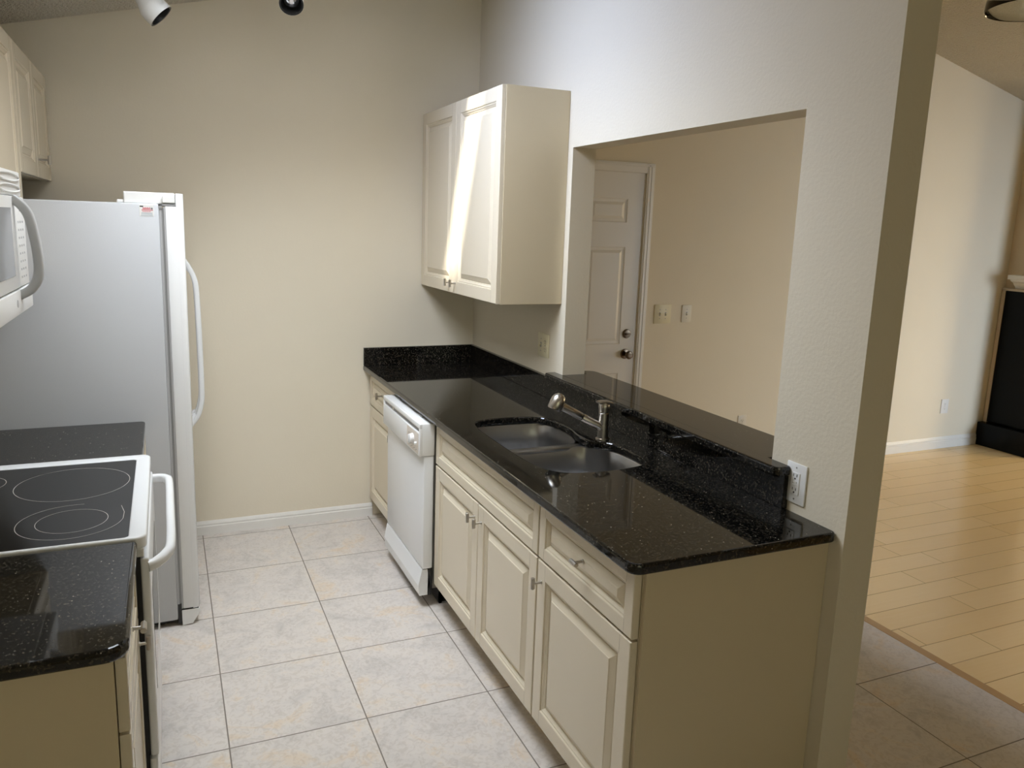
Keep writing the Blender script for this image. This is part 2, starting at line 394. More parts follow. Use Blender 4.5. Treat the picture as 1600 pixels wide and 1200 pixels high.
# ------------------------------------------------------------------ room shell
XL, XR, YF = -2.48, 7.0, -7.0
def wall_poly(x0, x1, z0=0):
    xs = [x0]+([1.659] if x0 < 1.659 < x1 else [])+[x1]
    return [(x0, z0), (x1, z0)]+[(x, ceil_z(x)) for x in reversed(xs)]
b = BM()
DX0, DX1, DZ = .235, 1.163, 2.088
prism_xz(b, wall_poly(XL-.12, DX0), 0, .12); prism_xz(b, wall_poly(DX1, XR+.12), 0, .12); prism_xz(b, wall_poly(DX0, DX1, DZ), 0, .12)
struct('wall_back', b, M_wall)
b = BM(); prism_xz(b, wall_poly(XL-.12, XR+.12), YF-.12, YF); struct('wall_front', b, M_wall)
b = BM(); bx(b, XL-.12, XL, YF, 0, 0, ceil_z(XL)); struct('wall_left', b, M_wall)
b = BM(); bx(b, XR, XR+.12, YF, 0, 0, ceil_z(XR)); struct('wall_right', b, M_wall)
# partition with the pass-through opening
WT, WE, OY1, OY2, OZ0, OZ1 = .117, -2.861, -1.169, -2.5596, 1.018, 2.083
b = BM(); zt = ceil_z(0)
ZW = lambda: [(0, zt), (WT, ceil_z(WT))]
def part_box(y0, y1, z0, z1=None):
    if z1 is None: prism_xz(b, [(0, z0), (WT, z0), (WT, ceil_z(WT)), (0, ceil_z(0))], y0, y1)
    else: prism_xz(b, [(0, z0), (WT, z0), (WT, z1), (0, z1)], y0, y1)
part_box(OY1, 0, 0); part_box(WE, OY2, 0); part_box(OY2, OY1, OZ1); part_box(OY2, OY1, 0, OZ0)
struct('wall_middle', b, bump(mat('cream_wall_paint_base', WALL, .72, spec=.28), 85, .5, .0018, 3))
# chimney wall
b = BM(); prism_xz(b, wall_poly(4.80, XR), -.47, 0); struct('wall_fireplace', b, M_wall2)
# ceiling
b = BM()
def cpiece(x0, x1, y0, y1, th=.04):
    prism_xz(b, [(x0, ceil_z(x0)), (x1, ceil_z(x1)), (x1, ceil_z(x1)+th), (x0, ceil_z(x0)+th)], y0, y1)
X0_, X1_ = XL-.12, 1.659
cpiece(X0_, SKY[0], YF-.12, .12); cpiece(SKY[1], X1_, YF-.12, .12); cpiece(SKY[0], SKY[1], YF-.12, SKY[2]); cpiece(SKY[0], SKY[1], SKY[3], .12)
cpiece(1.659, XR+.12, YF-.12, .12)
struct('ceiling', b, M_ceil)
# skylight: frame and added opaque pane with a slit shaping the sun streak
b = BM()
for (x0, x1, y0, y1) in ((SKY[0]-.03, SKY[0], SKY[2]-.03, SKY[3]+.03), (SKY[1], SKY[1]+.03, SKY[2]-.03, SKY[3]+.03), (SKY[0], SKY[1], SKY[2]-.03, SKY[2]), (SKY[0], SKY[1], SKY[3], SKY[3]+.03)):
    prism_xz(b, [(x0, ceil_z(x0)-.012), (x1, ceil_z(x1)-.012), (x1, ceil_z(x1)+.05), (x0, ceil_z(x0)+.05)], y0, y1)
o = struct('window_1', b, M_trim, label='skylight in the sloped kitchen ceiling')
b = BM()
for (x0, x1, y0, y1) in ((SKY[0], SKY[1], SKY[2], SLIT[2]), (SKY[0], SKY[1], SLIT[3], SKY[3]), (SKY[0], SLIT[0], SLIT[2], SLIT[3])):
    prism_xz(b, [(x0, ceil_z(x0)+.03), (x1, ceil_z(x1)+.03), (x1, ceil_z(x1)+.035), (x0, ceil_z(x0)+.035)], y0, y1)
struct('sun_mask', b, M_mask, parent=o)
# floors
b = BM(); bx(b, XL-.12, 1.178, YF-.12, .12, -.05, 0); struct('floor', b, M_tile)
b = BM(); bx(b, 1.222, XR+.12, YF-.12, .12, -.05, 0); struct('floor_living', b, M_wood)
b = BM(); bx(b, 1.178, 1.222, YF, .0, -.05, .002, .0015); struct('trim_2', b, M_reducer)
# baseboards
def base_board(name, x0, x1, h, d=.014):
    b = BM()
    prof = [(0, 0), (-d, 0), (-d, h*.62), (-d*.72, h*.66), (-d*.72, h*.74), (-d*.85, h*.78), (-d*.5, h*.92), (-d*.25, h), (0, h)]
    a_ = [b.verts.new((x0, y, z)) for y, z in prof]; c_ = [b.verts.new((x1, y, z)) for y, z in prof]
    b.faces.new(a_); b.faces.new(c_)
    for i in range(len(prof)):
        j = (i+1) % len(prof); b.faces.new([a_[i], a_[j], c_[j], c_[i]])
    struct(name, b, M_trim)
base_board('baseboard_back', -2.47, -.622, .078)
base_board('baseboard_right', 1.236, 4.70, .098)

# ------------------------------------------------------------------ entry door in the back wall
b = BM()
yd = .004
W0, W1 = DX0+.004, DX1-.004; Z0, Z1 = .008, DZ-.004
bx(b, W0, W1, yd+.006, yd+.045, Z0, Z1)
# stiles and rails around six sunk panels
cols = [(W0+.115, W0+.395), (W1-.395, W1-.115)]
rows = [(.22, .79), (.985, 1.62), (1.775, 1.925)]
xs = [W0, cols[0][0], cols[0][1], cols[1][0], cols[1][1], W1]
zs = [Z0, rows[0][0], rows[0][1], rows[1][0], rows[1][1], rows[2][0], rows[2][1], Z1]
for (x0, x1) in ((xs[0], xs[1]), (xs[2], xs[3]), (xs[4], xs[5])): bx(b, x0, x1, yd, yd+.006, Z0, Z1)
for (z0, z1) in ((zs[0], zs[1]), (zs[2], zs[3]), (zs[4], zs[5]), (zs[6], zs[7])):
    for (x0, x1) in cols: bx(b, x0, x1, yd, yd+.006, z0, z1)
for (x0, x1) in cols:
    for (z0, z1) in rows:
        rg = []
        for ins, y in ((0, yd+.0005), (.006, yd+.005), (.022, yd+.006), (.040, yd+.001)):
            rg.append([b.verts.new((x, y, z)) for x, z in ((x0+ins, z0+ins), (x1-ins, z0+ins), (x1-ins, z1-ins), (x0+ins, z1-ins))])
        for A, B in zip(rg, rg[1:]):
            for i in range(4): b.faces.new([A[i], A[(i+1) % 4], B[(i+1) % 4], B[i]])
        b.faces.new(rg[-1])
door = struct('door_1', b, M_trim, label='white six panel entry door seen through the pass-through')
kx = 1.088
b = BM(); lathe(b, (kx, yd, .918), (0, -1, 0), [(0, 0), (0, .034), (.004, .034), (.010, .030), (.012, .013), (.030, .012), (.036, .018), (.046, .026), (.056, .028), (.064, .024), (.067, .012), (.064, 0)], 24)
struct('door_knob', b, M_brass, True, parent=door)
b = BM(); lathe(b, (kx+.004, yd, 1.053), (0, -1, 0), [(0, 0), (0, .031), (.006, .031), (.014, .026), (.016, 0)], 24); bx(b, kx-.013, kx+.021, yd-.030, yd-.014, 1.049, 1.057, .002, M=None)
struct('deadbolt', b, M_brass, True, parent=door)
b = BM()
cw = .062
for (x0, x1, z0, z1) in ((DX0-cw, DX0+.002, 0, DZ+cw), (DX1+.004, DX1+cw, 0, DZ+cw), (DX0+.002, DX1+.004, DZ+.001, DZ+cw)):
    bx(b, x0, x1, -.012, .0, z0, z1, .002)
    if x1-x0 < .1:
        bx(b, x0+.008, x0+.022, -.017, -.010, z0, z1-.008, .002); bx(b, x1-.026, x1-.012, -.015, -.010, z0, z1-.012, .002)
    else: bx(b, x0-.05, x1+.05, -.017, -.010, z1-.022, z1-.008, .002)
# jamb lining
bx(b, DX0-.001, DX0+.004, 0, .11, 0, DZ); bx(b, DX1-.004, DX1+.001, 0, .11, 0, DZ); bx(b, DX0, DX1, 0, .11, DZ-.004, DZ+.001)
struct('trim_1', b, M_trim)

# ------------------------------------------------------------------ electrical plates
def plate(root, x0, y0, z0, w_, h_, nrm, mt, d=.006):
    """plate centred on (x0,y0,z0); nrm '-x' or '-y'; returns mapping (a: along wall, b: up, c: out)."""
    if nrm == '-x': f = lambda a_, b_, c_: Vector((x0-c_, y0-a_, z0+b_))   # a to the viewer's right = -Y
    else: f = lambda a_, b_, c_: Vector((x0+a_, y0-c_, z0+b_))
    return f
def pbox(bm, f, a0, a1, b0, b1, c0, c1, bev=0, mi=0):
    p, q = f(a0, b0, c0), f(a1, b1, c1)
    bx(bm, min(p.x, q.x), max(p.x, q.x), min(p.y, q.y), max(p.y, q.y), min(p.z, q.z), max(p.z, q.z), bev, 2, mi)
def pdisc(bm, f, a_, b_, c0, c1, r, mi=0, n=16, r2=None):
    p, q = f(a_, b_, c0), f(a_, b_, c1); cyl(bm, p, q, r, r2, n, mi)
def receptacle(t, f, a_, bz, mt, decora=False):
    b = BM()
    if not decora: pdisc(b, f, a_, bz, .005, .0075, .0165, n=24)
    off = .001
    pbox(b, f, a_-.0075, a_-.0055, bz-.001, bz+.007, .007, .0078, mi=1); pbox(b, f, a_+.0055, a_+.0075, bz+.0, bz+.007, .007, .0078, mi=1)
    pdisc(b, f, a_, bz-.007, .007, .0078, .0026, 1, 10)
    link('socket', b, [mt, M_gap], t)
def toggle(t, f, a_, mt, up=1):
    b = BM(); pbox(b, f, a_-.005, a_+.005, -.012, .012, .005, .0066, mi=1)
    p = f(a_, -.003*up, .005); q = f(a_, .007*up, .017)
    cyl(b, p, q, .0045, .0032, 8)
    link('toggle', b, [mt, M_grey], t, True)
def screws(t, f, pts):
    for a_, z_ in pts:
        b = BM(); pdisc(b, f, a_, z_, .005, .0068, .0028, n=10); link('screw', b, M_grey, t)
def elec(name, label, cat, x, y, z, w_, h_, nrm, mt, items, group=None):
    t = thing(name, label, cat, (x, y, z), group); f = plate(t, x, y, z, w_, h_, nrm, mt)
    b = BM(); pbox(b, f, -w_/2, w_/2, -h_/2, h_/2, 0, .006, .0022); link('cover_plate', b, mt, t, True)
    for it in items:
        if it[0] == 'o':
            receptacle(t, f, it[1], .0195, mt); receptacle(t, f, it[1], -.0195, mt); screws(t, f, [(it[1], 0)])
        if it[0] == 't':
            toggle(t, f, it[1], mt, it[2]); screws(t, f, [(it[1], .030), (it[1], -.030)])
        if it[0] == 'g':
            b = BM(); pbox(b, f, -.0165, .0165, -.0335, .0335, .005, .0085, .001); link('outlet_insert', b, mt, t)
            for zz in (.021, -.021):
                b = BM(); pbox(b, f, -.0075, -.0055, zz, zz+.008, .008, .0092, mi=1); pbox(b, f, .0055, .0075, zz, zz+.008, .008, .0092, mi=1); pdisc(b, f, 0, zz-.006, .008, .0092, .0026, 1, 10)
                link('socket', b, [mt, M_gap], t)
            for zz in (.0045, -.0045):
                b = BM(); pbox(b, f, -.008, .008, zz-.003, zz+.003, .008, .0098, .0006); link('test_button', b, mt, t)
            screws(t, f, [(0, .048), (0, -.048)])
    return t
elec('wall_outlet', 'white ground-fault outlet on the wall beside the near end of the granite backsplash', 'outlet', 0, -2.669, 1.003, .078, .122, '-x', M_whitep, [('g',)])
elec('switch_and_outlet', 'almond switch and outlet combination plate under the wall cabinet', 'switch', 0, -.963, 1.158, .118, .116, '-x', M_almond, [('t', -.023, -1), ('o', .023)])
elec('light_switch', 'almond double toggle switch right beside the entry door frame', 'switch', 1.362, 0, 1.180, .134, .128, '-y', M_almond, [('t', -.023, 1), ('t', .023, -1)])
elec('light_switch', 'ivory single toggle switch right of the double switch', 'switch', 1.557, 0, 1.180, .078, .118, '-y', mat('ivory_plastic', (.74, .70, .60), .4), [('t', 0, -1)])
elec('wall_outlet', 'beige outlet low on the foyer wall peeking over the bar top', 'outlet', 2.120, 0, .370, .078, .118, '-y', mat('beige_plastic', (.70, .64, .53), .4), [('o', 0)])
elec('wall_outlet', 'white outlet low on the living room wall near the fireplace', 'outlet', 4.250, 0, .362, .086, .122, '-y', M_whitep, [('o', 0)])

# ------------------------------------------------------------------ right-hand base run
HC = .914; ST = .030
def cabinet_front(t, kind, y0, y1, z0, z1, xb, s, handle=None, axis='z', fr=.056, k=1.0):
    o = link('door' if kind == 'door' else ('drawer' if kind == 'drawer' else 'false_front'), raised_front(xb, s, y0, y1, z0, z1, .021, fr, k), [M_cab, M_seam], t)
    if handle:
        link('handle', knob_bm(xb+s*.021, handle[0], handle[1], s, axis, post=.028 if s < 0 else .020), M_nick, o, True)
    return o
def carcass(t, x0, x1, y0, y1, z0, z1, front, toe=True, th=.018):
    """open-front box made of boards; front: 'x0' or 'x1' side is the open one"""
    b = BM()
    bx(b, x0, x1, y0, y0+th, z0, z1); bx(b, x0, x1, y1-th, y1, z0, z1)
    bx(b, x0, x1, y0+th, y1-th, z0, z0+th)
    if front == 'x0': bx(b, x1-.01, x1, y0+th, y1-th, z0+th, z1); bx(b, x0, x0+.09, y0+th, y1-th, z1-th, z1)
    else: bx(b, x0, x0+.01, y0+th, y1-th, z0+th, z1); bx(b, x1-.09, x1, y0+th, y1-th, z1-th, z1)
    return link('body', b, M_side, t)
XB = -.617
ZD0, ZD1, ZR0, ZR1 = .118, .680, .688, .874
def base_cab(label, y0, y1, loc):
    t = thing('base_cabinet', label, 'cabinet', loc)
    carcass(t, XB+.002, -.022, y0, y1, .10, HC-ST, 'x0')
    b = BM(); bx(b, -.545, -.530, y0, y1, 0, .10); link('toe_kick', b, M_side, t)
    return t
t = base_cab('narrow cream base cabinet in the far corner beyond the dishwasher', -.585, -.012, (-.3, -.3, 0))
cabinet_front(t, 'drawer', -.583, -.014, ZR0, ZR1, XB, -1, (-.285, .79), 'z', .040, .75)
cabinet_front(t, 'door', -.583, -.014, ZD0, ZD1, XB, -1, (-.54, .62), 'z')
t = base_cab('wide cream sink cabinet with two raised panel doors and a long blank front', -2.246, -1.216, (-.3, -1.73, 0))
cabinet_front(t, 'false', -2.244, -1.218, ZR0, ZR1, XB, -1, None, 'z', .040, .85)
cabinet_front(t, 'door', -1.729, -1.218, ZD0, ZD1, XB, -1, (-1.697, .617), 'z')
cabinet_front(t, 'door', -2.244, -1.733, ZD0, ZD1, XB, -1, (-1.765, .617), 'z')
t = base_cab('cream base cabinet with one drawer over one door at the near end of the counter', -2.800, -2.250, (-.3, -2.53, 0))
cabinet_front(t, 'drawer', -2.798, -2.252, ZR0, ZR1, XB, -1, (-2.535, .792), 'y', .042, .85)
cabinet_front(t, 'door', -2.798, -2.252, ZD0, ZD1, XB, -1, (-2.283, .613), 'z')
b = BM(); bx(b, XB+.004, -.001, -2.812, -2.801, 0, HC-ST, .0008); link('end_panel', b, M_side, t)

# countertop with sink cut-out
CF = -.674; YN = -2.838
sink_out = [(-.500, -1.385), (-.440, -1.372), (-.330, -1.375), (-.240, -1.395), (-.205, -1.44), (-.190, -1.52), (-.190, -1.60), (-.203, -1.66), (-.212, -1.71), (-.212, -1.76), (-.205, -1.81), (-.165, -1.83), (-.138, -1.865),
            (-.128, -1.93), (-.128, -2.00), (-.133, -2.06), (-.150, -2.105), (-.190, -2.133), (-.30, -2.150), (-.42, -2.145), (-.50, -2.115), (-.540, -2.05), (-.552, -1.95), (-.556, -1.80), (-.556, -1.60), (-.552, -1.48), (-.535, -1.415)]
def chaikin(ps, n=2):
    for _ in range(n):
        q = []
        for i in range(len(ps)):
            a_, b_ = ps[i], ps[(i+1) % len(ps)]
            q += [(a_[0]*.75+b_[0]*.25, a_[1]*.75+b_[1]*.25), (a_[0]*.25+b_[0]*.75, a_[1]*.25+b_[1]*.75)]
        ps = q
    return ps
hole = chaikin(sink_out)
outer = round_poly([(CF, -.001), (CF, YN), (-.001, YN), (-.001, -.001)], [0, .035, .018, 0])
b = BM(); slab(b, outer, HC-ST, HC, .007, 3, hole)
tag(link('granite_countertop', b, M_gran, None, False, (-.33, -1.4, HC-ST)), 'long black granite countertop with the sink cut-out along the pass-through wall', 'countertop')
b = BM(); bx(b, -.021, -.001, -2.641, -.022, HC, 1.0176, .002); t1 = link('granite_backsplash', b, M_gran, None, False, (0, -1.3, HC))
tag(t1, 'long low black granite backsplash under the bar top', 'backsplash')
b = BM(); bx(b, CF, -.001, -.021, -.001, HC, 1.0176, .002)
tag(link('granite_backsplash', b, M_gran, None, False, (-.3, 0, HC)), 'short black granite backsplash on the back wall at the far counter end', 'backsplash')
# raised bar top in the opening
bar = round_poly([(-.062, -1.095), (-.062, -2.648), (-.002, -2.648), (-.002, -2.556), (WT+.002, -2.556), (WT+.002, -2.64), (.205, -2.64), (.205, -1.10), (WT+.002, -1.10), (WT+.002, -1.173), (-.002, -1.173), (-.002, -1.095)],
                 [.02, .022, .012, 0, 0, .01, .03, .05, .01, 0, 0, .004], 5)
b = BM(); slab(b, bar, 1.0185, 1.0485, .007, 3)
tag(link('granite_bar_top', b, M_gran, None, False, (.07, -1.85, 1.0185)), 'raised black granite bar top sitting in the pass-through opening', 'bar top')

# ---- sink
t = thing('kitchen_sink', 'undermount stainless double bowl sink set in the black counter', 'sink', (-.34, -1.76, HC-ST))
def bowl(name, outline, depth, zt_=HC-ST-.002):
    b = BM(); cx = sum(p[0] for p in outline)/len(outline); cy = sum(p[1] for p in outline)/len(outline)
    rings = []
    for s_, z_ in ((1.0, 0), (1.0, -.002), (.985, -.006), (.965, -depth*.5), (.95, -depth+.035), (.93, -depth+.015), (.88, -depth+.003), (.80, -depth), (.15, -depth-.004)):
        rings.append([b.verts.new((cx+(x-cx)*s_, cy+(y-cy)*s_, zt_+z_)) for x, y in outline])
    n = len(outline)
    for A, B in zip(rings, rings[1:]):
        for i in range(n): b.faces.new([A[i], A[(i+1) % n], B[(i+1) % n], B[i]])
    b.faces.new(rings[-1])
    o = link(name, b, M_ster, t, True)
    b = BM(); lathe(b, (cx, cy, zt_-depth-.004), (0, 0, 1), [(0, 0), (0, .018), (.001, .035), (.003, .043), (.005, .045), (.006, .043)], 24); link('drain', b, M_nick, o, True)
    return o
YDV = -1.735
far_o = chaikin([(-.53, -1.37), (-.25, -1.372), (-.195, -1.42), (-.182, -1.52), (-.185, -1.62), (-.215, YDV+.022), (-.27, YDV+.012), (-.50, YDV+.012), (-.558, YDV+.04), (-.568, -1.55), (-.562, -1.42)])
near_o = chaikin([(-.52, YDV-.012), (-.24, YDV-.012), (-.17, YDV-.05), (-.125, -1.86), (-.118, -2.00), (-.128, -2.09), (-.17, -2.145), (-.30, -2.162), (-.44, -2.158), (-.53, -2.11), (-.565, -2.02), (-.570, -1.86), (-.560, YDV-.045)])
bowl('far_bowl', far_o, .17); bowl('near_bowl', near_o, .21)
# flange under the slab and low divider between the bowls
b = BM()
zt_ = HC-ST-.0015
def flange(outl, grow=1.02):
    cx = sum(p[0] for p in outl)/len(outl); cy = sum(p[1] for p in outl)/len(outl)
    n = len(outl); A = [b.verts.new((x, y, zt_)) for x, y in outl]; B = [b.verts.new((cx+(x-cx)*grow, cy+(y-cy)*grow, zt_)) for x, y in outl]
    for i in range(n): b.faces.new([A[i], A[(i+1) % n], B[(i+1) % n], B[i]])
flange(far_o); flange(near_o)
bx(b, -.57, -.19, YDV-.020, YDV+.020, zt_-.018, zt_-.0005, .007, 3)
link('rim', b, M_ster, t, True)

# ---- faucet
fx, fy = -.142, -1.790
t = thing('kitchen_faucet', 'brushed nickel single lever pull-out faucet standing behind the sink divider', 'faucet', (fx, fy, HC))
b = BM(); lathe(b, (fx, fy, HC), (0, 0, 1), [(0, 0), (0, .027), (.004, .027), (.006, .0215), (.058, .0205), (.059, .0195), (.060, .0205), (.105, .0205), (.106, .0195), (.107, .0205), (.112, .0215), (.118, .0215), (.118, 0)], 28)
link('faucet_body', b, M_nick, t, True)
b = BM(); lathe(b, (fx, fy, HC+.118), (0, 0, 1), [(0, 0), (0, .0215), (.012, .0225), (.024, .022), (.032, .016), (.034, 0)], 28)
sweep(b, smooth_path([(fx-.028, fy, HC+.149), (fx-.010, fy, HC+.151), (fx+.012, fy-.002, HC+.150), (fx+.034, fy-.004, HC+.143)], 4), rrect(.008, .036, .0038, 3), (0, 0, 1))
link('lever', b, M_nick, t, True)
p0 = Vector((fx-.008, fy, HC+.048)); p1 = Vector((-.335, -1.763, 1.062)); dv = (p1-p0).normalized()
b = BM(); lathe(b, p0, dv, [(0, .012), (.004, .0165), (.09, .0155), (.092, .0145), (.0935, .0145)], 20); link('spout', b, M_nick, t, True)
b = BM(); lathe(b, p0, dv, [(.0935, .0145), (.0965, .0145)], 20); link('spout_ring', b, M_blackp, t, True)
b = BM(); ln = (p1-p0).length; lathe(b, p0, dv, [(.0965, .0145), (.098, .0155), (.15, .0155), (ln-.02, .0160), (ln, .018), (ln+.010, .016), (ln+.014, 0)], 20)
hd = Vector((-.45, .02, -1)).normalized(); hc = p1-hd*.016+Vector((.0, 0, .006))
lathe(b, hc, hd, [(-.020, 0), (-.018, .012), (-.010, .022), (.002, .0275), (.018, .0290), (.042, .0285), (.047, .026), (.047, .019), (.043, .017), (.043, 0)], 24)
link('spray_head', b, M_nick, t, True)

# ---- dishwasher
t = thing('dishwasher', 'white dishwasher pulled slightly out between two cream cabinets', 'dishwasher', (-.36, -.90, 0))
dy0, dy1 = -1.208, -.600
b = BM(); bx(b, -.640, -.05, dy0+.012, dy1-.006, .09, .868); link('tub', b, M_mid, t)
b = BM(); bx(b, -.690, -.642, dy0, dy1, .190, .722, .006, 3); link('door', b, M_white, t, True)
b = BM(); FX = -.712
# control panel shell: with a hand slot between top lip and the lower face
bx(b, -.700, -.642, dy0-.004, dy1+.004, .722, .868, .004, 2)
bx(b, FX, -.698, dy0-.004, dy1+.004, .845, .868, .004, 2)
bx(b, FX, -.698, dy0-.004, dy0+.012, .722, .850, .003, 2)
bx(b, FX, -.698, dy1-.010, dy1+.004, .722, .850, .003, 2)
bx(b, FX, -.698, dy0+.008, dy1-.006, .722, .826, .003, 2)
cp = link('control_panel', b, M_whitep, t, True)
b = BM(); bx(b, -.705, -.699, dy0+.014, dy1-.012, .828, .844); link('handle_slot', b, M_grey, cp)
b = BM(); bx(b, FX-.0012, FX, dy0+.014, dy0+.185, .730, .822); link('control_decal', b, M_beige, cp)
b = BM(); cyl(b, (FX, dy0+.095, .781), (FX-.018, dy0+.095, .781), .024, .021, 24, bev=.002); bx(b, FX-.024, FX-.017, dy0+.092, dy0+.098, .762, .800, .001); link('timer_knob', b, M_whitep, cp, True)
b = BM(); cyl(b, (FX, dy0+.045, .772), (FX-.010, dy0+.045, .772), .008, .007, 12); link('button', b, M_whitep, cp, True)
b = BM()
for k in range(9):
    yy = dy0+.03+.017*k; bx(b, FX-.0016, FX-.001, yy, yy+.008, .738 if k % 2 else .744, .741 if k % 2 else .747)
link('printed_marks', b, M_grey, cp); b = BM()
for k in range(4): bx(b, FX-.0016, FX-.001, dy0+.150, dy0+.156, .755+.012*k, .762+.012*k)
link('printed_scale', b, M_grey, cp)
b = BM(); cyl(b, (-.708, -.76, .836), (-.701, -.76, .836), .009, n=14); link('latch', b, M_beige, cp)
b = BM()
prism_xz(b, [(-.690, .186), (-.664, .186), (-.652, .115), (-.662, .062), (-.700, .062), (-.706, .11)], dy0+.004, dy1-.004)
link('lower_panel', b, M_white, t)
b = BM(); bx(b, -.662, -.642, dy0+.004, dy1, .06, .19); bx(b, -.60, -.50, dy0+.02, dy0+.032, .0, .09); bx(b, -.60, -.58, dy0+.02, dy1-.03, .0, .085)
link('base_frame', b, M_blackp, t)
b = BM(); bx(b, -.640, -.615, dy0+.004, dy0+.011, .09, .875); bx(b, -.645, -.62, dy0+.01, dy1-.01, .868, .874); bx(b, -.668, -.63, dy0+.10, dy0+.15, .874, .877); bx(b, -.668, -.63, dy1-.15, dy1-.10, .874, .877)
link('mounting_frame', b, M_ster, t)
b = BM(); cyl(b, (-.575, dy0+.03, 0), (-.575, dy0+.03, .008), .016, n=12); cyl(b, (-.575, dy0+.03, .008), (-.575, dy0+.03, .06), .005, n=10); link('levelling_foot', b, M_grey, t)

# ---- right wall cabinet
def wall_cab(label, x0, x1, y0, y1, z0, z1, s, seams, handles, loc, fr=.056, group=None):
    t = thing('wall_cabinet', label, 'cabinet', loc, group)
    b = BM(); bx(b, x0, x1, y0, y1, z0, z1, .001); link('body', b, M_side, t)
    xb = (x0-.001) if s < 0 else (x1+.001)
    ys = [y0+.001]+seams+[y1-.001]
    for i in range(len(ys)-1):
        o = link('door', raised_front(xb, s, ys[i]+.0015, ys[i+1]-.0015, z0+.002, z1-.002, .020, fr), [M_cab, M_seam], t)
        if handles[i]: link('handle', knob_bm(xb+s*.020, handles[i][0], handles[i][1], s, post=.028 if s < 0 else .038), M_nick, o, True)
    return t
wall_cab('tall cream wall cabinet with a sunlit streak beside the pass-through', -.314, -.001, -1.125, -.004, 1.377, 2.330, -1, [-.552], [(-.590, 1.432), (-.512, 1.432)], (-.15, -.56, 1.377), .062)

# ------------------------------------------------------------------ left-hand run
LX = -1.824      # front of left carcasses
def left_base(label, y0, y1, loc):
    t = thing('base_cabinet', label, 'cabinet', loc); carcass(t, XL+.001, LX-.002, y0, y1, .10, HC-ST, 'x1')
    b = BM(); bx(b, LX-.08, LX-.065, y0, y1, 0, .10); link('toe_kick', b, M_side, t); return t
t = left_base('cream base cabinet with a bare end panel beside the range in the foreground', -2.792, -2.292, (-2.15, -2.54, 0))
cabinet_front(t, 'drawer', -2.790, -2.294, .716, ZR1, LX, 1, (-2.56, .815), 'y', .040, .75)
cabinet_front(t, 'door', -2.790, -2.294, ZD0, .708, LX, 1, (-2.335, .655), 'z')
b = BM(); bx(b, XL+.001, LX-.002, -2.806, -2.793, 0, HC-ST, .0008)
ep = link('end_panel', b, M_side, t)
t = left_base('cream base cabinet between the refrigerator and the range', -1.508, -1.022, (-2.15, -1.26, 0))
cabinet_front(t, 'drawer', -1.506, -1.024, ZR0, ZR1, LX, 1, None, 'y', .040, .75)
cabinet_front(t, 'door', -1.506, -1.024, ZD0, ZD1, LX, 1, None, 'z')
b = BM(); slab(b, round_poly([(XL+.001, -2.285), (XL+.001, -2.826), (-1.796, -2.826), (-1.796, -2.285)], [0, 0, .045, .008]), HC-ST, HC, .010, 4)
tag(link('granite_countertop', b, M_gran, None, False, (-2.1, -2.55, HC-ST)), 'short black granite counter in the near left foreground', 'countertop')
b = BM(); slab(b, round_poly([(XL+.001, -1.018), (XL+.001, -1.516), (-1.800, -1.516), (-1.800, -1.018)], [0, 0, .006, .018]), HC-ST, HC, .006, 3)
tag(link('granite_countertop', b, M_gran, None, False, (-2.1, -1.27, HC-ST)), 'short black granite counter between the refrigerator and the range', 'countertop')

# ---- refrigerator
fy0, fy1 = -1.012, -.10
t = thing('refrigerator', 'tall white side-by-side refrigerator with long curved handles', 'refrigerator', (-2.05, -.56, 0))
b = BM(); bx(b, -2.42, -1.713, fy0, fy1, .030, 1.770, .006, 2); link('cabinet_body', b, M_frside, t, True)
b = BM(); bx(b, -1.713, -1.705, fy0+.004, fy1-.004, .040, 1.762); bx(b, -1.705, -1.697, fy0+.008, fy1-.008, .075, 1.755, mi=1); bx(b, -1.697, -1.691, fy0+.003, fy1-.003, .078, 1.76)
link('door_gasket', b, [M_mid, M_grey], t)
ym = -.50
for (y0, y1, nm) in ((fy0, ym-.003, 'freezer_door'), (ym+.003, fy1, 'fridge_door')):
    b = BM(); bx(b, -1.691, -1.650, y0, y1, .078, 1.762, .004, 2)
    prof = [(-1.652, y0+.000), (-1.652, y1), (-1.636, y1-.002), (-1.627, y1-.010), (-1.624, y1-.030), (-1.624, y0+.030), (-1.627, y0+.010), (-1.636, y0+.002)]
    slab(b, prof, .074, 1.812, .003, 2)
    d_ = link(nm, b, M_white, t, True)
for (yy, nm) in ((ym-.045, 'h'), (ym+.045, 'h')):
    b = BM()
    pts = smooth_path([(-1.626, yy, 1.530), (-1.606, yy, 1.505), (-1.582, yy, 1.450), (-1.573, yy, 1.38), (-1.568, yy, 1.15), (-1.567, yy, .93), (-1.571, yy, .87), (-1.586, yy, .815), (-1.610, yy, .778), (-1.626, yy, .762)], 4)
    sc = [1.9-.9*min(1, min(i, len(pts)-1-i)/7) for i in range(len(pts))]
    sweep(b, pts, [(a_*1.0, c_) for a_, c_ in rrect(.030, .023, .009, 4)], (0, 1, 0), scales=None)
    # flared feet
    for zz, s_ in ((1.500, 1), (.795, -1)):
        sweep(b, [(-1.625, yy, zz+s_*.03), (-1.612, yy, zz+s_*.008), (-1.598, yy, zz-s_*.02)], rrect(.028, .030, .008, 3), (0, 1, 0), scales=[1, .85, .55])
    link('handle', b, M_white, t, True)
b = BM(); bx(b, -1.836, -1.655, fy0+.02, fy0+.10, 1.770, 1.813, .004); bx(b, -1.86, -1.836, fy0+.03, fy0+.09, 1.770, 1.782, .003); bx(b, -1.70, -1.655, fy0+.004, fy0+.02, 1.775, 1.80, .002)
link('hinge_cover', b, M_whitep, t)
b = BM(); bx(b, -1.836, -1.655, fy1-.10, fy1-.02, 1.770, 1.813, .004); link('hinge_cover', b, M_whitep, t)
